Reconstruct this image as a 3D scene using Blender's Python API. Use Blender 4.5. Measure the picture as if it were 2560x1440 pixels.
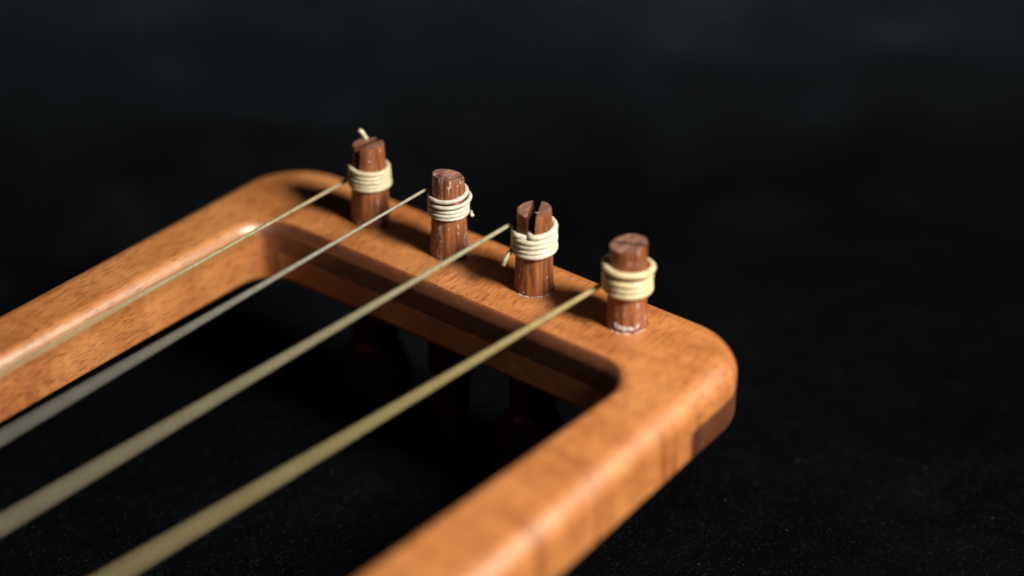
import bpy, bmesh, math, random
from mathutils import Vector, Matrix, noise

random.seed(7)
for o in list(bpy.data.objects):
    bpy.data.objects.remove(o)
scene = bpy.context.scene
col = scene.collection
MM = 0.001
TABLE = 53.0          # the yoke's top surface stands 53 mm above the cloth


def W(x, y, z):
    """lyre millimetres (z = 0 on the yoke's top) -> world metres (z = 0 on the cloth)"""
    return Vector((x * MM, y * MM, (z + TABLE) * MM))


# ------------------------------------------------------------------ camera
cam_d = bpy.data.cameras.new('camera')
cam = bpy.data.objects.new('camera', cam_d)
col.objects.link(cam)
R_ = Vector((0.783888, 0.620902, 0.0))
U_ = Vector((-0.327188, 0.413074, 0.849893))
F_ = Vector((-0.527700, 0.666221, -0.526956))
m = Matrix((R_, U_, -F_)).transposed().to_4x4()
m.translation = W(286.7133, -370.0442, 289.8019)
cam.matrix_world = m
cam_d.sensor_width = 36.0
cam_d.lens = 85.0
cam_d.clip_start = 0.01
cam_d.clip_end = 50.0
cam_d.dof.use_dof = True
cam_d.dof.focus_distance = 0.550
cam_d.dof.aperture_fstop = 3.25
cam_d.dof.aperture_blades = 9
scene.camera = cam

# ------------------------------------------------------------------ world and lamps
world = bpy.data.worlds.new('World')
scene.world = world
world.use_nodes = True
bg = world.node_tree.nodes['Background']
bg.inputs['Color'].default_value = (0.85, 0.93, 1.0, 1)
bg.inputs['Strength'].default_value = 0.0055


def area(name, loc, target, sx, sy, power, color):
    d = bpy.data.lights.new(name, 'AREA')
    d.shape = 'RECTANGLE'
    d.size, d.size_y, d.energy, d.color = sx, sy, power, color
    o = bpy.data.objects.new(name, d)
    col.objects.link(o)
    o.location = loc
    o.rotation_euler = (Vector(target) - Vector(loc)).to_track_quat('-Z', 'Y').to_euler()
    return o


area('window_light', (0.46, 0.005, 0.470), (0, 0, 0.05), 0.14, 0.14, 8.6, (1.0, 0.97, 0.93))

# cool lamp with no known source, added to brighten the cloth behind the lyre
bl = area('added_cloth_light', (0.42, 0.80, 0.30), (-0.27, 0.27, 0.0), 0.16, 0.10, 2.3, (0.84, 0.93, 1.0))
bl.data.spread = math.radians(28)

vs = scene.view_settings
vs.view_transform = 'Standard'
vs.look = 'None'
vs.exposure = 0.0
vs.gamma = 1.0
vs.use_curve_mapping = False
scene.render.engine = 'CYCLES'
scene.cycles.use_denoising = True
scene.cycles.max_bounces = 8
scene.cycles.sample_clamp_indirect = 4.0

# ------------------------------------------------------------------ material helpers


class NT:
    def __init__(self, name):
        self.mat = bpy.data.materials.new(name)
        self.mat.use_nodes = True
        self.t = self.mat.node_tree
        self.bsdf = self.t.nodes['Principled BSDF']

    def n(self, typ, **kw):
        nd = self.t.nodes.new(typ)
        for k, v in kw.items():
            if k.startswith('i_'):
                key = k[2:].replace('_', ' ')
                nd.inputs[key].default_value = v
            else:
                setattr(nd, k, v)
        return nd

    def l(self, a, b):
        self.t.links.new(a, b)

    def coords(self, scale=(1, 1, 1), rot=(0, 0, 0), kind='Object'):
        tc = self.n('ShaderNodeTexCoord')
        mp = self.n('ShaderNodeMapping')
        mp.inputs['Scale'].default_value = scale
        mp.inputs['Rotation'].default_value = rot
        self.l(tc.outputs[kind], mp.inputs['Vector'])
        return mp.outputs['Vector']

    def noise(self, vec, scale, detail=4.0, rough=0.55, dist=0.0):
        nd = self.n('ShaderNodeTexNoise')
        nd.inputs['Scale'].default_value = scale
        nd.inputs['Detail'].default_value = detail
        nd.inputs['Roughness'].default_value = rough
        nd.inputs['Distortion'].default_value = dist
        self.l(vec, nd.inputs['Vector'])
        return nd.outputs['Fac']

    def ramp(self, fac, stops, interp='LINEAR'):
        nd = self.n('ShaderNodeValToRGB')
        nd.color_ramp.interpolation = interp
        els = nd.color_ramp.elements
        while len(els) < len(stops):
            els.new(0.5)
        for e, (p, c) in zip(els, stops):
            e.position = p
            e.color = (*c, 1) if isinstance(c, tuple) else (c, c, c, 1)
        self.l(fac, nd.inputs['Fac'])
        return nd.outputs['Color']

    def mix(self, fac, a, b, blend='MIX'):
        nd = self.n('ShaderNodeMix', data_type='RGBA', blend_type=blend)
        for sock, v in ((nd.inputs['Factor'], fac), (nd.inputs['A'], a), (nd.inputs['B'], b)):
            if isinstance(v, (int, float)):
                if sock.type == 'RGBA':
                    sock.default_value = (v, v, v, 1)
                else:
                    sock.default_value = v
            elif isinstance(v, tuple):
                sock.default_value = (*v, 1)
            else:
                self.l(v, sock)
        # the colour sockets are the ones named A/B of type RGBA
        return nd

    def bump(self, height, strength, dist, prev=None):
        nd = self.n('ShaderNodeBump')
        nd.inputs['Strength'].default_value = strength
        nd.inputs['Distance'].default_value = dist
        self.l(height, nd.inputs['Height'])
        if prev is not None:
            self.l(prev, nd.inputs['Normal'])
        return nd.outputs['Normal']


def mixc(nt, fac, a, b, blend='MIX'):
    nd = nt.n('ShaderNodeMix', data_type='RGBA', blend_type=blend)
    f, A, B = nd.inputs[0], nd.inputs[6], nd.inputs[7]
    for sock, v in ((f, fac), (A, a), (B, b)):
        if isinstance(v, (int, float)):
            sock.default_value = v if sock is f else (v, v, v, 1)
        elif isinstance(v, tuple):
            sock.default_value = (*v, 1)
        else:
            nt.l(v, sock)
    return nd.outputs[2]


def wood_frame(name, light, mid, dark, pore=1.0, grain=(0, 1, 0)):
    """stained, oiled fine-pored wood; the grain runs along y, the curl across it"""
    nt = NT(name)
    big = nt.coords((1, 0.45, 1))
    blot = nt.noise(big, 60, 4, 0.55, 0.6)
    base = nt.ramp(blot, [(0.32, dark), (0.5, mid), (0.68, light)])
    # soft curl bands across the grain
    curlv = nt.coords((0.25, 1, 0.12), (0, 0, 0.10))
    curl = nt.noise(curlv, 62, 1.5, 0.45, 0.3)
    curlc = nt.ramp(curl, [(0.30, (0.80, 0.74, 0.66)), (0.46, (1, 1, 1)), (0.50, (1, 1, 1)), (0.55, (0.80, 0.71, 0.62)), (0.60, (1, 1, 1)), (0.72, (1.06, 1.06, 1.05))])
    base = mixc(nt, 0.8, base, curlc, 'MULTIPLY')
    # dark figure lines crossing the near arm
    fv = nt.coords((0.05, 1, 0.03), (0, 0, 0.04))
    fig = nt.ramp(nt.noise(fv, 120, 1.2, 0.4), [(0.44, (1, 1, 1)), (0.475, (0.58, 0.45, 0.32)), (0.51, (1, 1, 1))])
    sx = nt.n('ShaderNodeSeparateXYZ')
    nt.l(nt.coords(), sx.inputs[0])
    mk = nt.n('ShaderNodeMapRange')
    mk.inputs['From Min'].default_value = 0.044
    mk.inputs['From Max'].default_value = 0.054
    mk.inputs['To Min'].default_value = 0.10
    mk.inputs['To Max'].default_value = 0.95
    nt.l(sx.outputs['X'], mk.inputs['Value'])
    base = mixc(nt, mk.outputs[0], base, fig, 'MULTIPLY')
    # fine mottle
    mot = nt.noise(nt.coords((1, 0.5, 1)), 620, 3, 0.6, 0.4)
    motc = nt.ramp(mot, [(0.30, (0.76, 0.67, 0.57)), (0.54, (1, 1, 1))])
    base = mixc(nt, 0.65, base, motc, 'MULTIPLY')
    # dark short pores along the grain, thicker in some areas than in others
    porv = nt.coords((1, 0.11, 1))
    por = nt.noise(porv, 2900, 2, 0.5, 0.2)
    area_ = nt.noise(nt.coords(), 38, 2, 0.5)
    th = nt.n('ShaderNodeMath', operation='MULTIPLY_ADD')
    nt.l(area_, th.inputs[0])
    th.inputs[1].default_value = 0.34
    nt.l(por, th.inputs[2])
    porc = nt.ramp(th.outputs[0], [(0.70, (1, 1, 1)), (0.82, (0.50, 0.36, 0.26))])
    base = mixc(nt, 0.8 * pore, base, porc, 'MULTIPLY')
    # a few darker stains
    st = nt.noise(nt.coords((1, 0.8, 1)), 210, 1, 0.4)
    stc = nt.ramp(st, [(0.74, (1, 1, 1)), (0.80, (0.45, 0.33, 0.28))])
    base = mixc(nt, 0.35, base, stc, 'MULTIPLY')
    # end grain drinks more stain: wherever the surface cuts across the fibres it is dark red-brown
    tc = nt.n('ShaderNodeTexCoord')
    dt = nt.n('ShaderNodeVectorMath', operation='DOT_PRODUCT')
    nt.l(tc.outputs['Normal'], dt.inputs[0])
    dt.inputs[1].default_value = grain
    ab0 = nt.n('ShaderNodeMath', operation='ABSOLUTE')
    nt.l(dt.outputs['Value'], ab0.inputs[0])
    # the rounded upper edges darken at a smaller tilt than the upright faces
    sz = nt.n('ShaderNodeSeparateXYZ')
    nt.l(tc.outputs['Normal'], sz.inputs[0])
    up = nt.n('ShaderNodeMath', operation='MULTIPLY_ADD', use_clamp=False)
    nt.l(sz.outputs['Z'], up.inputs[0])
    up.inputs[1].default_value = 0.52
    up.inputs[2].default_value = 0.80
    ab = nt.n('ShaderNodeMath', operation='MULTIPLY')
    nt.l(ab0.outputs[0], ab.inputs[0])
    nt.l(up.outputs[0], ab.inputs[1])
    wob = nt.n('ShaderNodeMath', operation='MULTIPLY_ADD')
    nt.l(nt.noise(nt.coords(), 300, 3, 0.6), wob.inputs[0])
    wob.inputs[1].default_value = 0.12
    nt.l(ab.outputs[0], wob.inputs[2])
    eg = nt.ramp(wob.outputs[0], [(0.53, (1, 1, 1)), (0.66, (0.46, 0.33, 0.24)), (0.86, (0.235, 0.14, 0.075))])
    base = mixc(nt, 1.0, base, eg, 'MULTIPLY')
    nt.l(base, nt.bsdf.inputs['Base Color'])
    rr = nt.ramp(nt.noise(nt.coords(), 140, 4, 0.6), [(0.3, 0.40), (0.7, 0.50)])
    nt.l(rr, nt.bsdf.inputs['Roughness'])
    b1 = nt.bump(nt.noise(nt.coords((1, 0.5, 1)), 230, 3, 0.5), 0.16, 0.0006)
    b2 = nt.bump(th.outputs[0], 0.22, 0.00025, b1)
    b3 = nt.bump(nt.noise(nt.coords(), 1500, 3, 0.6), 0.08, 0.0002, b2)
    nt.l(b3, nt.bsdf.inputs['Normal'])
    nt.bsdf.inputs['Specular IOR Level'].default_value = 1.0
    nt.bsdf.inputs['Specular Tint'].default_value = (1.0, 1.0, 0.86, 1)
    nt.bsdf.inputs['IOR'].default_value = 1.8
    return nt.mat


M_FRAME = wood_frame('stained_wood', (0.61, 0.240, 0.066), (0.545, 0.195, 0.046), (0.46, 0.150, 0.030))
M_LOWER = wood_frame('stained_wood_cross_grain', (0.54, 0.215, 0.060), (0.47, 0.170, 0.041), (0.40, 0.128, 0.027), 1.0, (1, 0, 0))
M_BLOCK = wood_frame('red_brown_wood', (0.17, 0.050, 0.017), (0.14, 0.040, 0.013), (0.11, 0.030, 0.010), 0.6)


def peg_wood(name, shift, flecks):
    """reddish hardwood turned by hand, with pale wax left in the grain"""
    nt = NT(name)
    v = nt.coords((1, 1, 0.07))
    tc = v.node
    tc.inputs['Location'].default_value = (shift * 0.013, shift * 0.007, 0)
    gr = nt.noise(v, 900, 3, 0.6, 0.3)
    base = nt.ramp(gr, [(0.34, (0.085, 0.026, 0.010)), (0.46, (0.235, 0.073, 0.022)), (0.66, (0.35, 0.120, 0.038))])
    big = nt.noise(nt.coords((1, 1, 0.35)), 260, 3, 0.5)
    base = mixc(nt, 0.6, base, nt.ramp(big, [(0.35, (0.72, 0.64, 0.58)), (0.62, (1.1, 1.05, 1.0))]), 'MULTIPLY')
    # pale wax in streaks along the grain, broken up
    fl = nt.coords((1, 1, 0.09))
    fl.node.inputs['Location'].default_value = (shift * 0.031, 0.004 * shift, 0)
    f1 = nt.noise(fl, 1000, 2, 0.5)
    f2 = nt.noise(nt.coords((1, 1, 0.5)), 1500, 3, 0.7)
    mul = nt.n('ShaderNodeMath', operation='MULTIPLY')
    nt.l(f1, mul.inputs[0])
    nt.l(f2, mul.inputs[1])
    thr = 0.365 - flecks
    fm = nt.ramp(mul.outputs[0], [(thr, 0.0), (thr + 0.07, 1.0)])
    base = mixc(nt, fm, base, (0.50, 0.40, 0.38))
    nt.l(base, nt.bsdf.inputs['Base Color'])
    nt.bsdf.inputs['Roughness'].default_value = 0.50
    b1 = nt.bump(gr, 0.6, 0.0004)
    b2 = nt.bump(nt.noise(nt.coords(), 900, 4, 0.6), 0.25, 0.0003, b1)
    nt.l(b2, nt.bsdf.inputs['Normal'])
    return nt.mat


def endgrain(name, shift, ang):
    """sawn end of a peg: bands of growth rings, dull and dusty"""
    nt = NT(name)
    v = nt.coords((1, 0.12, 1), (0, 0, ang))
    v.node.inputs['Location'].default_value = (shift * 0.011, 0, 0)
    g = nt.noise(v, 900, 2, 0.5, 0.3)
    lo_ = (0.070, 0.026, 0.015) if shift == 1 else (0.19, 0.072, 0.040)
    base = nt.ramp(g, [(0.40, lo_), (0.50, (0.22, 0.088, 0.050)), (0.60, (0.33, 0.15, 0.095))])
    d = nt.noise(nt.coords(), 1400, 3, 0.7)
    base = mixc(nt, nt.ramp(d, [(0.56, 0.0), (0.68, 0.7)]), base, (0.45, 0.35, 0.31))
    nt.l(base, nt.bsdf.inputs['Base Color'])
    nt.bsdf.inputs['Roughness'].default_value = 0.6
    b = nt.bump(nt.noise(nt.coords(), 1700, 4, 0.7), 0.6, 0.0005)
    nt.l(b, nt.bsdf.inputs['Normal'])
    return nt.mat


def gut(name, c_light, c_mid, c_dark, twist=9.0, fuzz=1.0):
    """twisted gut: the uv runs round (u) and along (v, in millimetres)"""
    nt = NT(name)
    tc = nt.n('ShaderNodeTexCoord')
    sep = nt.n('ShaderNodeSeparateXYZ')
    nt.l(tc.outputs['UV'], sep.inputs[0])
    # helical coordinate = u + v * turns per mm
    h = nt.n('ShaderNodeMath', operation='MULTIPLY_ADD')
    nt.l(sep.outputs['Y'], h.inputs[0])
    h.inputs[1].default_value = 0.07
    nt.l(sep.outputs['X'], h.inputs[2])
    cv = nt.n('ShaderNodeCombineXYZ')
    nt.l(h.outputs[0], cv.inputs[0])
    mu = nt.n('ShaderNodeMath', operation='MULTIPLY')
    nt.l(sep.outputs['Y'], mu.inputs[0])
    mu.inputs[1].default_value = 0.045
    nt.l(mu.outputs[0], cv.inputs[1])
    st = nt.noise(cv.outputs[0], twist, 4, 0.65)
    sp = nt.n('ShaderNodeCombineXYZ')
    nt.l(sep.outputs['Y'], sp.inputs[1])
    var = nt.noise(sp.outputs[0], 0.55, 4, 0.6)
    base = nt.ramp(st, [(0.30, c_dark), (0.5, c_mid), (0.68, c_light)])
    base = mixc(nt, 0.55, base, nt.ramp(var, [(0.33, (0.72, 0.66, 0.55)), (0.55, (1, 1, 1)), (0.72, (1.08, 1.1, 1.15))]), 'MULTIPLY')
    nt.l(base, nt.bsdf.inputs['Base Color'])
    nt.bsdf.inputs['Roughness'].default_value = 0.42
    nt.bsdf.inputs['Subsurface Weight'].default_value = 0.30
    nt.bsdf.inputs['Subsurface Radius'].default_value = (0.0012, 0.0008, 0.0004)
    nt.bsdf.inputs['Subsurface Scale'].default_value = 0.6
    b = nt.bump(st, 0.45 * fuzz, 0.00022)
    nt.l(b, nt.bsdf.inputs['Normal'])
    return nt.mat


M_GUT = [gut('gut_ivory', (0.38, 0.325, 0.185), (0.31, 0.26, 0.135), (0.20, 0.16, 0.075)),
         gut('gut_grey_white', (0.36, 0.345, 0.28), (0.29, 0.27, 0.205), (0.19, 0.17, 0.12), 7.0),
         gut('gut_cream', (0.38, 0.335, 0.205), (0.31, 0.265, 0.15), (0.21, 0.17, 0.085), 8.0, 1.2),
         gut('gut_yellow', (0.40, 0.325, 0.145), (0.33, 0.26, 0.105), (0.22, 0.165, 0.06), 8.0)]
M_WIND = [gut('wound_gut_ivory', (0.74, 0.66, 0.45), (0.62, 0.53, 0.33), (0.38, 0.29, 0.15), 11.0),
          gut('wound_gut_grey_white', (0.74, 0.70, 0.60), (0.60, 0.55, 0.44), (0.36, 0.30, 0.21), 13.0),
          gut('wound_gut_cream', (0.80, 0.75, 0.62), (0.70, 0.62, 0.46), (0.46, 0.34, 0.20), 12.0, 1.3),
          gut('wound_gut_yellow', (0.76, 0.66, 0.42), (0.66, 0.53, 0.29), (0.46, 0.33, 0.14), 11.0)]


def wax_mat():
    nt = NT('pale_wax')
    nt.bsdf.inputs['Base Color'].default_value = (0.62, 0.55, 0.50, 1)
    nt.bsdf.inputs['Roughness'].default_value = 0.55
    return nt.mat


M_WAX = wax_mat()


def cloth_mat():
    nt = NT('black_felt')
    v = nt.coords()
    blot = nt.noise(v, 16, 4, 0.6, 0.4)
    fine = nt.noise(v, 2600, 3, 0.7)
    base = nt.ramp(blot, [(0.30, (0.0003, 0.00035, 0.0004)), (0.72, (0.0011, 0.0014, 0.0016))])
    base = mixc(nt, 0.7, base, nt.ramp(fine, [(0.35, 0.35), (0.62, 1.5)]), 'MULTIPLY')
    nt.l(base, nt.bsdf.inputs['Base Color'])
    nt.bsdf.inputs['Roughness'].default_value = 0.95
    nt.bsdf.inputs['Specular IOR Level'].default_value = 0.02
    sw = nt.ramp(nt.noise(nt.coords((1, 1, 1)), 15, 4, 0.6, 0.8), [(0.34, 0.0032), (0.54, 0.0075), (0.72, 0.016)])
    nt.l(sw, nt.bsdf.inputs['Sheen Weight'])
    nt.bsdf.inputs['Sheen Roughness'].default_value = 0.35
    nt.bsdf.inputs['Sheen Tint'].default_value = (0.72, 0.88, 1.0, 1)
    b = nt.bump(nt.noise(v, 1300, 4, 0.7), 0.8, 0.0008)
    b = nt.bump(nt.noise(v, 30, 3, 0.5), 0.5, 0.01, b)
    nt.l(b, nt.bsdf.inputs['Normal'])
    return nt.mat


M_CLOTH = cloth_mat()


def plain(name, c, rough, spec=0.3):
    nt = NT(name)
    nt.bsdf.inputs['Base Color'].default_value = (*c, 1)
    nt.bsdf.inputs['Roughness'].default_value = rough
    nt.bsdf.inputs['Specular IOR Level'].default_value = spec
    return nt.mat


M_FIBRE = plain('felt_fibre', (0.009, 0.0105, 0.013), 0.7, 0.2)
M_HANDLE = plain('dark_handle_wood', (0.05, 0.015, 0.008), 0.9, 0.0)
M_HOLE = plain('hole_edge_wood', (0.055, 0.018, 0.007), 0.7)
M_CUT = plain('shaded_saw_cut', (0.075, 0.024, 0.010), 0.8, 0.1)
M_LINT = plain('lint', (0.10, 0.10, 0.11), 0.8)

# ------------------------------------------------------------------ mesh helpers


def link(name, mesh, parent=None, mats=(), smooth=True):
    o = bpy.data.objects.new(name, mesh)
    for mt in mats:
        mesh.materials.append(mt)
    if smooth:
        for p in mesh.polygons:
            p.use_smooth = True
    col.objects.link(o)
    if parent is not None:
        o.parent = parent
    return o


def arc(cx, cy, r, a0, a1, n):
    return [(cx + r * math.cos(math.radians(a0 + (a1 - a0) * i / n)),
             cy + r * math.sin(math.radians(a0 + (a1 - a0) * i / n))) for i in range(n + 1)]


def slab(bm, outline, z0, z1, top_r, bot_r, sharp_test=None, seg=8, outer_r=None, is_outer=None):
    """closed slab over a 2-d outline (counter-clockwise, mm), its top and bottom rims rounded.
    sharp_test(p, q) -> True leaves the rim between outline points p, q square (a butt joint)."""
    tmp = bmesh.new()
    n = len(outline)
    lo = [tmp.verts.new((x, y, z0)) for x, y in outline]
    hi = [tmp.verts.new((x, y, z1)) for x, y in outline]
    tmp.faces.new(hi)
    tmp.faces.new(lo[::-1])
    for i in range(n):
        j = (i + 1) % n
        tmp.faces.new((lo[i], lo[j], hi[j], hi[i]))
    tmp.normal_update()
    for ring, r in ((hi, top_r), (lo, bot_r)):
        if r <= 0:
            continue
        ed = []
        for i in range(n):
            j = (i + 1) % n
            if sharp_test and sharp_test(outline[i], outline[j]):
                continue
            e = tmp.edges.get((ring[i], ring[j]))
            if e:
                ed.append(e)
        groups = [(ed, r)]
        if is_outer and ring is hi:
            eo = [e for e in ed if is_outer((e.verts[0].co + e.verts[1].co) / 2)]
            groups = [(eo, outer_r), ([e for e in ed if e not in eo], r)]
        for ed, r in groups:
          bmesh.ops.bevel(tmp, geom=ed, offset=r, offset_type='OFFSET', segments=seg, profile=0.5,
                        affect='EDGES', clamp_overlap=False)
    me = bpy.data.meshes.new('tmp')
    tmp.to_mesh(me)
    tmp.free()
    bm.from_mesh(me)
    bpy.data.meshes.remove(me)


def finish(bm, name, parent, mats, weighted=True):
    for v in bm.verts:
        v.co = W(*v.co)
    bmesh.ops.recalc_face_normals(bm, faces=bm.faces)
    me = bpy.data.meshes.new(name)
    bm.to_mesh(me)
    bm.free()
    o = link(name, me, parent, mats)
    me.set_sharp_from_angle(angle=math.radians(35))
    if weighted:
        wn = o.modifiers.new('weighted', 'WEIGHTED_NORMAL')
        wn.keep_sharp = True
        wn.weight = 90
        wn.mode = 'FACE_AREA'
    return o


def tube(name, pts, rad, parent, mats, sides=14, cap=True, taper=None):
    """swept tube through points in mm, with uv (u round, v along in mm)"""
    pts = [Vector(p) for p in pts]
    n = len(pts)
    bm = bmesh.new()
    uvl = bm.loops.layers.uv.new('uv')
    tang = []
    for i in range(n):
        a, b = pts[max(i - 1, 0)], pts[min(i + 1, n - 1)]
        tang.append((b - a).normalized())
    nrm = tang[0].orthogonal().normalized()
    rings, dist, acc = [], [], 0.0
    for i in range(n):
        if i:
            acc += (pts[i] - pts[i - 1]).length
            nrm = (nrm - tang[i] * nrm.dot(tang[i])).normalized()
        bi = tang[i].cross(nrm)
        r = rad(i / (n - 1)) if callable(rad) else rad
        rings.append([bm.verts.new(pts[i] + (nrm * math.cos(2 * math.pi * k / sides) + bi * math.sin(2 * math.pi * k / sides)) * r)
                      for k in range(sides)])
        dist.append(acc)
    for i in range(n - 1):
        for k in range(sides):
            k2 = (k + 1) % sides
            f = bm.faces.new((rings[i][k], rings[i][k2], rings[i + 1][k2], rings[i + 1][k]))
            for lp, (uu, vv) in zip(f.loops, ((k / sides, dist[i]), ((k + 1) / sides, dist[i]),
                                             ((k + 1) / sides, dist[i + 1]), (k / sides, dist[i + 1]))):
                lp[uvl].uv = (uu, vv)
    if cap:
        bm.faces.new(rings[0][::-1])
        bm.faces.new(rings[-1])
    for v in bm.verts:
        v.co = W(*v.co)
    me = bpy.data.meshes.new(name)
    bm.to_mesh(me)
    bm.free()
    return link(name, me, parent, mats)


# ------------------------------------------------------------------ setting: the cloth
def make_cloth():
    bm = bmesh.new()
    N = 150
    X0, X1, Y0, Y1 = -0.85, 0.75, -0.75, 0.95
    grid = []
    for j in range(N + 1):
        row = []
        for i in range(N + 1):
            x = X0 + (X1 - X0) * i / N
            y = Y0 + (Y1 - Y0) * j / N
            p = Vector((x * 7, y * 7, 0.3))
            # soft folds well behind the lyre, flat under it
            far = min(1.0, max(0.0, (math.hypot(x + 0.02, y + 0.05) - 0.14) / 0.25))
            z = far * (0.006 * noise.noise(p) + 0.003 * noise.noise(p * 2.7))
            row.append(bm.verts.new((x, y, z - 0.002 * far)))
        grid.append(row)
    for j in range(N):
        for i in range(N):
            bm.faces.new((grid[j][i], grid[j][i + 1], grid[j + 1][i + 1], grid[j + 1][i]))
    me = bpy.data.meshes.new('table_cloth')
    bm.to_mesh(me)
    bm.free()
    o = link('table_cloth', me, None, [M_CLOTH])
    o['kind'] = 'structure'
    o['label'] = 'black felt cloth the lyre lies on'
    return o


make_cloth()


def strands(name, count, region, length, width, rise, mat, seed, dens=None):
    """short loose fibres standing out of the felt, one thin three-sided blade each"""
    rnd = random.Random(seed)
    verts, faces = [], []
    made = 0
    while made < count:
        x = rnd.uniform(region[0], region[1])
        y = rnd.uniform(region[2], region[3])
        if dens and rnd.random() > dens(x, y):
            continue
        made += 1
        a = rnd.uniform(0, 2 * math.pi)
        L = length * rnd.uniform(0.35, 1.0)
        h = L * rise * rnd.uniform(0.1, 1.0)
        w = width * rnd.uniform(0.6, 1.3)
        dx, dy = math.cos(a) * L, math.sin(a) * L
        bend = rnd.uniform(-0.35, 0.35) * L
        px, py = -math.sin(a), math.cos(a)
        P = [Vector((x, y, -0.00005)), Vector((x + dx * .5 + px * bend, y + dy * .5 + py * bend, h * 0.75)),
             Vector((x + dx, y + dy, h))]
        b = len(verts)
        for q in P:
            verts += [q + Vector((px * w, py * w, 0)), q - Vector((px * w, py * w, 0)), q + Vector((0, 0, w * 1.4))]
        for s in (0, 3):
            for k in range(3):
                k2 = (k + 1) % 3
                faces.append((b + s + k, b + s + k2, b + s + 3 + k2, b + s + 3 + k))
    me = bpy.data.meshes.new(name)
    me.from_pydata([tuple(v) for v in verts], [], faces)
    o = link(name, me, None, [mat], smooth=False)
    o['kind'] = 'stuff'
    return o


def near_focus(x, y):
    # fibres thin out with distance from the camera, where the felt is far out of focus
    d = (Vector((x, y, 0)) - cam.matrix_world.translation).dot(F_)
    return max(0.12, min(1.0, 1.0 - (d - 0.56) / 0.13))


fib = strands('felt_fibres', 42000, (-0.17, 0.15, -0.14, 0.17), 0.0011, 0.000023, 0.5, M_FIBRE, 3, near_focus)
fib['label'] = 'short black fibres standing out of the felt'
fib['category'] = 'fibres'
lint = strands('lint_specks', 170, (-0.30, 0.15, -0.14, 0.30), 0.0007, 0.000050, 0.5, M_LINT, 5, near_focus)
lint['label'] = 'tiny pale specks of lint scattered over the felt'
lint['category'] = 'lint'

# ------------------------------------------------------------------ the lyre
lyre = bpy.data.objects.new('lyre', None)
lyre.empty_display_size = 0.05
col.objects.link(lyre)
lyre['label'] = 'orange-brown wooden lyre with four wooden pegs and pale gut strings'
lyre['category'] = 'lyre'

JOINT = -15.8
TH = 16.0
YE = -245.0


def lin(x0, y0, x1, y1):
    return lambda y: x0 + (x1 - x0) * (y - y0) / (y1 - y0)


LO = lin(-87.6, -4, -89.0, -84)        # left arm, outer face
LI = lin(-70.4, -15, -71.9, -98)       # left arm, inner face
RO = lin(54.4, -3, 57.0, -64)          # right arm, outer face
RI = lin(37.9, -20, 36.6, -104)        # right arm, inner face
YO, YI = 13.6, -14.8                   # crossbar, outer and inner face
RLO, RRO, RIN = 18.0, 16.5, 8.0

left_outer_arc = arc(LO(-4) + RLO, YO - RLO, RLO, 180, 90, 18)
right_outer_arc = arc(54.4 - RRO, YO - RRO, RRO, 90, 0, 18)
right_inner_arc = arc(RI(-20) - RIN, YI - RIN, RIN, 0, 90, 12)
left_inner_arc = arc(LI(-20) + 9.0, YI - 9.0, 9.0, 90, 180, 12)

# clockwise: up the left side, over the top, down the right side, back along the inside
cw = [(LO(YE), YE)] + left_outer_arc + right_outer_arc + [(RO(YE), YE), (RI(YE), YE)] + right_inner_arc + left_inner_arc + [(LI(YE), YE)]
u_shape = cw[::-1]

bm = bmesh.new()
slab(bm, u_shape, -TH / 2, 0.0, 3.3, 0.0, lambda p, q: p[1] <= YE + .1 and q[1] <= YE + .1, 10,
     5.3, lambda c: c.x < -78 or c.x > 45 or c.y > 0)
# lower half of each arm, below the same outline, from the joint with the crossbar onwards
for xo, xi in ((LO, LI), (RI, RO)):
    o_ = [(xo(YE), YE), (xi(YE), YE), (xi(JOINT), JOINT), (xo(JOINT), JOINT)]
    if xo is LO:
        lap = [q for q in left_inner_arc if q[1] < JOINT - 0.05]
        pts = [(LI(YE), YE)] + lap[::-1] + [(lap[0][0] + 0.35, JOINT), (LO(JOINT), JOINT), (LO(YE), YE)]
        o_ = pts
    else:
        arcpart = [p for p in right_inner_arc if p[1] < JOINT - 0.05]
        o_ = [(RI(YE), YE), (RO(YE), YE), (RO(JOINT), JOINT), (arcpart[-1][0] - 0.35, JOINT)] + arcpart[::-1]
    # make counter-clockwise
    A = sum(o_[i][0] * o_[(i + 1) % len(o_)][1] - o_[(i + 1) % len(o_)][0] * o_[i][1] for i in range(len(o_)))
    if A < 0:
        o_ = o_[::-1]
    slab(bm, o_, -TH, -TH / 2 - 0.002, 0.0, 1.6,
         lambda p, q: (p[1] >= JOINT - .01 and q[1] >= JOINT - .01) or (p[1] <= YE + .1 and q[1] <= YE + .1), 6)
frame = finish(bm, 'frame', lyre, [M_FRAME])
frame['label'] = 'orange-brown wooden yoke with rounded corners and two arms'

# lower layer of the crossbar: grain along the bar, so its dark end grain shows at the near corner
arcp = [q for q in right_inner_arc if q[1] > JOINT + 0.05]
low = left_outer_arc + right_outer_arc + [(RO(JOINT), JOINT + 0.02), (arcp[0][0] + 0.35, JOINT + 0.02)] + arcp + \
      [q for q in left_inner_arc if q[1] > JOINT + .05] + [(lap[0][0] + 0.37, JOINT + 0.02), (LO(JOINT), JOINT + 0.02)]
low = low[::-1]
bm = bmesh.new()
slab(bm, low, -TH, -TH / 2 - 0.004, 0.0, 1.6, lambda p, q: p[1] <= JOINT + .05 and q[1] <= JOINT + .05, 6)
lowo = finish(bm, 'crossbar_lower_layer', lyre, [M_LOWER])
lowo['label'] = 'lower layer of the crossbar, dark end grain showing under the near corner'

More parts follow.
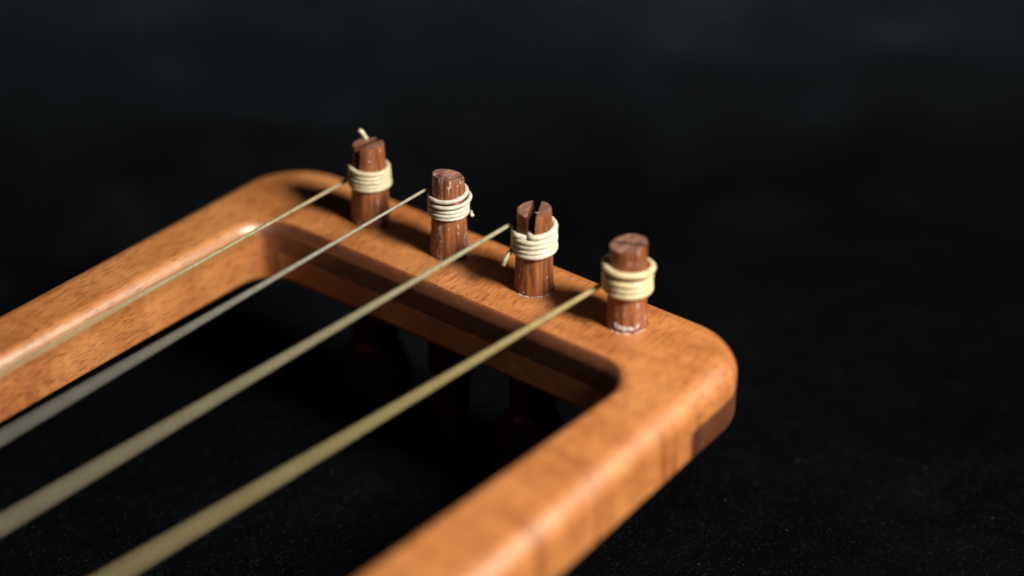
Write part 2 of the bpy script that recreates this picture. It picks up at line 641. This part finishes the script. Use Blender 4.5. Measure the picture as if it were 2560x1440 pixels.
# the soundbox at the other end of the arms, out of the picture
sb = [(LO(YE), YE + .5), (-108, -300), (-112, -350), (-100, -402), (-60, -432), (-16, -440), (28, -432), (68, -402),
      (80, -350), (76, -300), (RO(YE), YE + .5)]
sb = sb[::1]
A = sum(sb[i][0] * sb[(i + 1) % len(sb)][1] - sb[(i + 1) % len(sb)][0] * sb[i][1] for i in range(len(sb)))
if A < 0:
    sb = sb[::-1]
bm = bmesh.new()
slab(bm, sb, -TABLE + 0.0, -0.4, 3.0, 3.0, None, 5)
finish(bm, 'soundbox', lyre, [M_FRAME])
bm = bmesh.new()
slab(bm, [(-66, -334), (6, -334), (8, -328), (-68, -328)], -0.5, 11.4, 1.4, 0.0, None, 4)
finish(bm, 'bridge', lyre, [M_BLOCK])
bm = bmesh.new()
slab(bm, [(-60, -418), (4, -418), (10, -404), (-66, -404)], -0.5, 6.0, 1.5, 0.0, None, 4)
finish(bm, 'tailpiece', lyre, [M_BLOCK])

# ------------------------------------------------------------------ tuning pegs
PEGS = [  # x, y, base radius, top radius, height, slot (angle of its axis, width, depth) , tilt of the sawn top
    dict(x=-49.5, y=0.2, r0=4.75, r1=3.72, h=20.3, slot=(86.0, 1.55, 10.5), top=(0.05, -0.02), fl=0.02, eg=0.9),
    dict(x=-25.0, y=0.0, r0=4.55, r1=3.65, h=20.4, slot=None, top=(-0.03, -0.10), fl=0.055, eg=0.68),
    dict(x=0.0, y=0.0, r0=4.60, r1=3.85, h=20.4, slot=(117.0, 2.05, 8.0), top=(0.02, 0.02), fl=0.03, eg=-0.95),
    dict(x=25.5, y=0.7, r0=4.60, r1=4.08, h=20.6, slot=(15.0, 0.80, 4.0), top=(0.05, 0.03), fl=0.025, eg=-0.3),
]


def prad(p, z):
    t = max(0.0, min(1.0, z / p['h']))
    return p['r0'] + (p['r1'] - p['r0']) * (t ** 0.9)


PEG_LABELS = ['slotted reddish peg furthest from the camera, its string end sticking up',
              'unslotted reddish peg streaked with pale wax, second from the far arm',
              'reddish peg split by a wide open slot, third from the far arm',
              'reddish peg with a shallow saw cut across its top, nearest the near corner']


def make_peg(i, p):
    bm = bmesh.new()
    SID = 48
    zs = [-36, -30, -26, -22, -18, -15, -8, 0] + [p['h'] * k / 14 for k in range(1, 14)] + [p['h'] - 0.35, p['h'] - 0.10]
    rings = []
    for z in zs:
        r = prad(p, z) if z > 0 else p['r0'] + (0.02 * -z if z > -15 else 0.3)
        if z > p['h'] - 0.2:
            r -= 0.07
        elif z > p['h'] - 0.6:
            r -= 0.02
        ring = []
        for k in range(SID):
            a = 2 * math.pi * k / SID
            ca, sa = math.cos(a), math.sin(a)
            wob = 0.10 * noise.noise(Vector((ca * 1.6 + i * 7, sa * 1.6, z * 0.09))) + 0.05 * noise.noise(Vector((ca * 5, sa * 5 + i * 3, z * 0.25)))
            rr = r + (wob if z > 0.5 else 0)
            zz = z
            if z > p['h'] - 3.2:
                f = (z - (p['h'] - 3.2)) / 3.2
                zz += f * (ca * p['top'][0] + sa * p['top'][1]) * r * 2.2 + f * 0.16 * noise.noise(Vector((ca * 2.2, sa * 2.2, i * 5.1)))
            ring.append(bm.verts.new((rr * ca, rr * sa, zz)))
        rings.append(ring)
    for a, b in zip(rings, rings[1:]):
        for k in range(SID):
            k2 = (k + 1) % SID
            bm.faces.new((a[k], a[k2], b[k2], b[k]))
    # sawn top: concentric rings so that it can be uneven
    prev = rings[-1]
    zc = sum(v.co.z for v in prev) / SID
    for fr in (0.75, 0.5, 0.25):
        ring = []
        for k in range(SID):
            v = rings[-1][k].co
            q = Vector((v.x * fr, v.y * fr, zc + (v.z - zc) * fr))
            q.z += 0.10 * noise.noise(Vector((q.x * 0.9, q.y * 0.9, i * 3.7)))
            ring.append(bm.verts.new(q))
        for k in range(SID):
            k2 = (k + 1) % SID
            f = bm.faces.new((prev[k], prev[k2], ring[k2], ring[k]))
            f.material_index = 1
        prev = ring
    f = bm.faces.new(prev)
    f.material_index = 1
    f = bm.faces.new(rings[0][::-1])
    me = bpy.data.meshes.new('shaft')
    bmesh.ops.recalc_face_normals(bm, faces=bm.faces)
    bm.to_mesh(me)
    bm.free()
    mats = [peg_wood('peg_wood_%d' % i, i * 3 + 1, p['fl']), endgrain('peg_end_grain_%d' % i, i, p['eg'])]
    for mt in mats:
        me.materials.append(mt)
    ob = bpy.data.objects.new('tmp_shaft', me)
    col.objects.link(ob)
    if p['slot']:
        ang, wd, dp = p['slot']
        cb = bmesh.new()
        # wedge-shaped saw cut, a little wider at the top
        L = 14.0
        vv = []
        for (sx, sz, ww) in ((-1, -dp, wd * 0.72), (1, -dp, wd * 0.72), (1, 3.0, wd * 1.25), (-1, 3.0, wd * 1.25)):
            vv.append(cb.verts.new((-L / 2, sx * ww / 2, p['h'] + sz)))
        vv2 = [cb.verts.new((L / 2, v.co.y * (0.86 if i == 2 else 1.0), v.co.z)) for v in vv]
        cb.faces.new(vv)
        cb.faces.new(vv2[::-1])
        for k in range(4):
            k2 = (k + 1) % 4
            cb.faces.new((vv[k], vv2[k], vv2[k2], vv[k2]))
        bmesh.ops.recalc_face_normals(cb, faces=cb.faces)
        cme = bpy.data.meshes.new('cutter')
        cb.to_mesh(cme)
        cb.free()
        cut = bpy.data.objects.new('cutter', cme)
        cut.rotation_euler.z = math.radians(ang)
        col.objects.link(cut)
        bo_ = ob.modifiers.new('slot', 'BOOLEAN')
        bo_.operation = 'DIFFERENCE'
        bo_.object = cut
        bo_.solver = 'EXACT'
        bpy.context.view_layer.update()
        dg = bpy.context.evaluated_depsgraph_get()
        new = bpy.data.meshes.new_from_object(ob.evaluated_get(dg))
        new.materials.append(M_CUT)      # inside of the saw cut, its shade put into the colour
        ca, sa = math.cos(math.radians(ang)), math.sin(math.radians(ang))
        for pl in new.polygons:
            c = pl.center
            across = -c.x * sa + c.y * ca
            n_ = pl.normal
            if abs(across) < wd * 0.63 and c.z > p['h'] - dp - 0.1 and (abs(-n_.x * sa + n_.y * ca) > 0.9 or (n_.z > 0.9 and c.z < p['h'] - dp + 0.3)):
                pl.material_index = 2
        bpy.data.objects.remove(cut)
    else:
        new = me
    bpy.data.objects.remove(ob)
    root = bpy.data.objects.new('tuning_peg', None)
    root.empty_display_size = 0.01
    root.location = W(p['x'], p['y'], 0)
    col.objects.link(root)
    root.parent = lyre
    root['label'] = PEG_LABELS[i]
    new.name = 'shaft'
    for v in new.vertices:
        v.co = v.co * MM
    for pl in new.polygons:
        pl.use_smooth = True
    sh = bpy.data.objects.new('shaft', new)
    col.objects.link(sh)
    sh.parent = root
    # keep the saw cuts and the rim crisp
    try:
        new.set_sharp_from_angle(angle=math.radians(38))
    except Exception:
        pass
    # paddle-shaped handle below the crossbar
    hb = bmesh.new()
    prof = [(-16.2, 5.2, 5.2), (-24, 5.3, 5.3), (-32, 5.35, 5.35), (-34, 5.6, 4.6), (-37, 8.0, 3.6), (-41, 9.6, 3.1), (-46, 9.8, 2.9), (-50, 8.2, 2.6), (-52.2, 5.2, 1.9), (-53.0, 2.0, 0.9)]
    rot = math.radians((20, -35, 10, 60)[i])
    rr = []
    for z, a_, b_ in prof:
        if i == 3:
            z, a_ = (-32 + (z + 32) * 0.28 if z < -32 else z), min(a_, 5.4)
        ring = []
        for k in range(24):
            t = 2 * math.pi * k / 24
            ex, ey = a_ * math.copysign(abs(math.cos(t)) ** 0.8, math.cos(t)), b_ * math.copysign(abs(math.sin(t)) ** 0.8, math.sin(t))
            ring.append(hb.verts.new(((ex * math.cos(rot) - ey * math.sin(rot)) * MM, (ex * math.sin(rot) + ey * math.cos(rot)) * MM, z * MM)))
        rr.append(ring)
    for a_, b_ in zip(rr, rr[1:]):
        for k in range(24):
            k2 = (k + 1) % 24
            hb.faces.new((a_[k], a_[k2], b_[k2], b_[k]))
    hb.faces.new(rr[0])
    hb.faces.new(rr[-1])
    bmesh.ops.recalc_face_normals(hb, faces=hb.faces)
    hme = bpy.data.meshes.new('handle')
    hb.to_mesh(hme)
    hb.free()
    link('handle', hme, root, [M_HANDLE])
    # the dark uneven edge of the hole it sits in
    rb = bmesh.new()
    inn, out = [], []
    for k in range(72):
        t = 2 * math.pi * k / 72
        w_ = 0.16 + 0.14 * noise.noise(Vector((math.cos(t) * 2.1, math.sin(t) * 2.1, i * 4.4)))
        for lst, r, z in ((inn, p['r0'] - 0.25, 0.012), (out, p['r0'] + max(0.04, w_), 0.012)):
            lst.append(rb.verts.new((r * math.cos(t) * MM, r * math.sin(t) * MM, z * MM)))
    for k in range(72):
        k2 = (k + 1) % 72
        rb.faces.new((inn[k], out[k], out[k2], inn[k2]))
    rme = bpy.data.meshes.new('hole_edge')
    rb.to_mesh(rme)
    rb.free()
    link('hole_edge', rme, root, [M_HOLE])
    # crumbs of pale wax round the foot, pressed between peg and hole
    rnd = random.Random(40 + i)
    wb = bmesh.new()
    amount = (8, 34, 95, 110)[i]
    for c in range(amount):
        if i == 3:
            a = math.radians(rnd.choice([rnd.gauss(-75, 22), rnd.gauss(-25, 22), rnd.gauss(-120, 20), rnd.gauss(190, 12)]))
        elif i == 2:
            a = math.radians(rnd.choice([rnd.gauss(-80, 30), rnd.gauss(-15, 16), rnd.gauss(-130, 25)]))
        else:
            a = math.radians(rnd.uniform(-170, 40))
        r = p['r0'] + rnd.uniform(0.02, 0.26)
        s = rnd.uniform(0.05, 0.19) if i != 1 else rnd.uniform(0.04, 0.11)
        ctr = Vector((r * math.cos(a), r * math.sin(a), rnd.uniform(0.0, 0.10)))
        mtx = Matrix.Translation(ctr * MM) @ Matrix.Rotation(a + rnd.uniform(-.3, .3), 4, 'Z') @ Matrix.Diagonal((s * 0.7 * MM, s * 1.8 * MM, s * 0.7 * MM, 1))
        bmesh.ops.create_icosphere(wb, subdivisions=1, radius=1.0, matrix=mtx)
    if i == 3:   # a smear of wax a little way up the front of the shaft
        for c in range(60):
            a = math.radians(rnd.gauss(-62, 17))
            z = 1.7 + 0.5 * math.sin(a * 2) + rnd.gauss(0, 0.22)
            r = prad(p, z) + 0.03
            s = rnd.uniform(0.08, 0.26)
            mtx = Matrix.Translation(Vector((r * math.cos(a), r * math.sin(a), z)) * MM) @ Matrix.Rotation(a, 4, 'Z') @ Matrix.Diagonal((0.06 * MM, s * 1.7 * MM, s * MM, 1))
            bmesh.ops.create_icosphere(wb, subdivisions=1, radius=1.0, matrix=mtx)
    wme = bpy.data.meshes.new('wax_crumbs')
    wb.to_mesh(wme)
    wb.free()
    wo = link('wax_crumbs', wme, root, [M_WAX])
    wo['kind'] = 'stuff'
    return root


pegs = [make_peg(i, p) for i, p in enumerate(PEGS)]

# ------------------------------------------------------------------ strings
DIA = [1.15, 0.95, 1.30, 1.50]


def helix(p, d, spec, extra=None, step=7.0):
    """spec: list of (theta degrees, z, looseness mm); theta falls as the string runs round clockwise"""
    out = []
    for (t0, z0, l0), (t1, z1, l1) in zip(spec, spec[1:]):
        n = max(2, int(abs(t1 - t0) / step))
        for k in range(n):
            f = k / n
            s = f * f * (3 - 2 * f)
            t, z, lo = t0 + (t1 - t0) * f, z0 + (z1 - z0) * f, l0 + (l1 - l0) * s
            r = prad(p, z) + d / 2 - 0.13 + lo
            out.append((p['x'] + r * math.cos(math.radians(t)), p['y'] + r * math.sin(math.radians(t)), z))
    t, z, lo = spec[-1]
    r = prad(p, z) + d / 2 - 0.13 + lo
    out.append((p['x'] + r * math.cos(math.radians(t)), p['y'] + r * math.sin(math.radians(t)), z))
    return out


def jitter(pts, amp, seed):
    res = []
    for k, q in enumerate(pts):
        v = Vector(q)
        s = noise.noise_vector(Vector((k * 0.11, seed * 9.1, 0))) * amp + noise.noise_vector(Vector((k * 0.035, seed * 5.3, 4))) * amp * 1.6
        res.append(v + s)
    return res


# where each straight run passes near the picture's left or bottom edge (mm), and its height there
FAR = [(-55.8, -109.0, 10.2), (-33.0, -127.6, 14.5), (-12.9, -145.2, 13.3), (11.4, -141.8, 10.0)]
START_Z = [9.9, 16.5, 16.0, 9.2]
STRING_LABELS = ['ivory gut string nearest the far arm', 'thin greyish gut string, second from the far arm',
                 'cream gut string leading to the widely slotted peg', 'thick yellowish gut string nearest the near arm']


def straight(i):
    p, d = PEGS[i], DIA[i]
    r = prad(p, START_Z[i]) + d / 2 - 0.13
    a = Vector((p['x'] - r, p['y'], START_Z[i]))
    b = Vector(FAR[i])
    end_y = -331.0
    u = (b - a) / (b.y - a.y)
    e = a + u * (end_y - a.y)
    e.z = 11.4 + d / 2
    tail = Vector((e.x * 0.85 - 4, -408, 6.0 + d / 2))
    pts = []
    n = 60
    for k in range(n + 1):
        f = k / n
        q = a + (b - a) * (f * 1.25)
        pts.append(q)
    pts = [q for q in pts if q.y > -180]
    pts.append(e)
    pts.append(tail)
    return pts[::-1]      # from the tailpiece up to the peg


def add_string(i, wind, tail=None, seed=0):
    s = tube('string', straight(i) + [Vector(q) for q in wind[1:12]], lambda f: DIA[i] / 2 * (0.78 + 0.07 * noise.noise(Vector((f * 46, i * 3.3, 0)))), lyre, [M_GUT[i]], 16)
    s['label'] = STRING_LABELS[i]
    w_ = tube('winding', jitter(wind, 0.06, i + 1), lambda f: DIA[i] / 2 * (1.07 + 0.12 * noise.noise(Vector((f * 38, i * 7.7, 2)))), s, [M_WIND[i]], 14)
    if tail:
        tube('loose_end', tail, DIA[i] / 2 * 0.9, s, [M_GUT[i] if i == 2 else M_WIND[i]], 12)
    return s, w_


def turns(t0, z0, n, pitch, l=0.0):
    return (t0 - 360 * n, z0 + pitch * n, l)


# far peg: comes in low, climbs four turns, its end pokes up behind the slot
p = PEGS[0]
spec = [(180, 9.9, 0), (-144, 10.3, 0), (-1660, 14.7, 0.02), (-1692, 14.85, 0.0), (-1710, 15.0, -1.0), (-1718, 15.2, -2.4)]
tl = [(-51.2, 3.2, 13.5), (-51.4, 2.6, 17.0), (-51.9, 2.1, 20.0), (-52.6, 1.6, 21.6), (-53.2, 1.2, 22.2)]
add_string(0, helix(p, DIA[0], spec), tl)

# second peg: comes in high behind the shaft, one loose turn, then tight turns downward
p = PEGS[1]
spec = [(180, 16.5, 0), (90, 16.4, 0), (0, 16.0, 0.06), (-52, 15.55, 0.10), (-130, 15.0, 0.15), (-230, 14.6, 0.15),
        (-330, 14.75, 0.7), (-412, 14.15, 0.35), (-500, 13.6, 0.15), (-640, 13.2, 0.10),
        (-1000, 12.25, 0.06), (-1360, 11.3, 0.03), (-1700, 10.75, 0)]
tl = [(-21.2, 3.4, 10.6), (-20.5, 2.8, 10.3), (-20.0, 2.6, 10.1)]
add_string(1, helix(p, DIA[1], spec), tl)

# third peg: round the back, its end tucked into the slot; the rest wound below with a loose tail
p = PEGS[2]
spec = [(180, 16.0, 0), (90, 16.3, 0.1), (10, 15.95, 0.12), (-30, 15.6, 0.05), (-58, 15.4, -0.1), (-70, 15.3, -1.2), (-78, 15.3, -2.4)]
s3, w3 = add_string(2, helix(p, DIA[2], spec),
                    [(-3.0, -3.9, 10.5), (-3.3, -5.2, 9.9), (-3.2, -6.4, 9.0), (-3.0, -7.6, 8.0)])
spec = [(-72, 15.2, -2.2), (-84, 14.95, -0.6), (-110, 14.85, 0.06), (-180, 14.7, 0.05), (-420, 14.15, 0.02), (-780, 12.9, 0.02), (-1140, 11.65, 0.02), (-1590, 10.35, 0.05)]
tube('winding', jitter(helix(p, DIA[2], spec), 0.06, 9), lambda f: DIA[2] / 2 * (1.07 + 0.12 * noise.noise(Vector((f * 38, 5.7, 2)))), s3, [M_WIND[2]], 14)

# near peg: comes in low, three tight turns up, a gap and one slack turn
p = PEGS[3]
spec = [(180, 9.2, 0), (-52, 9.75, 0.03), (-412, 11.15, 0.03), (-772, 12.6, 0.03), (-900, 13.3, 0.05), (-1000, 14.4, 0.2),
        (-1060, 14.9, 0.6), (-1132, 15.1, 0.25), (-1230, 15.2, 0.25), (-1330, 15.3, 0.1)]
add_string(3, helix(p, DIA[3], spec))
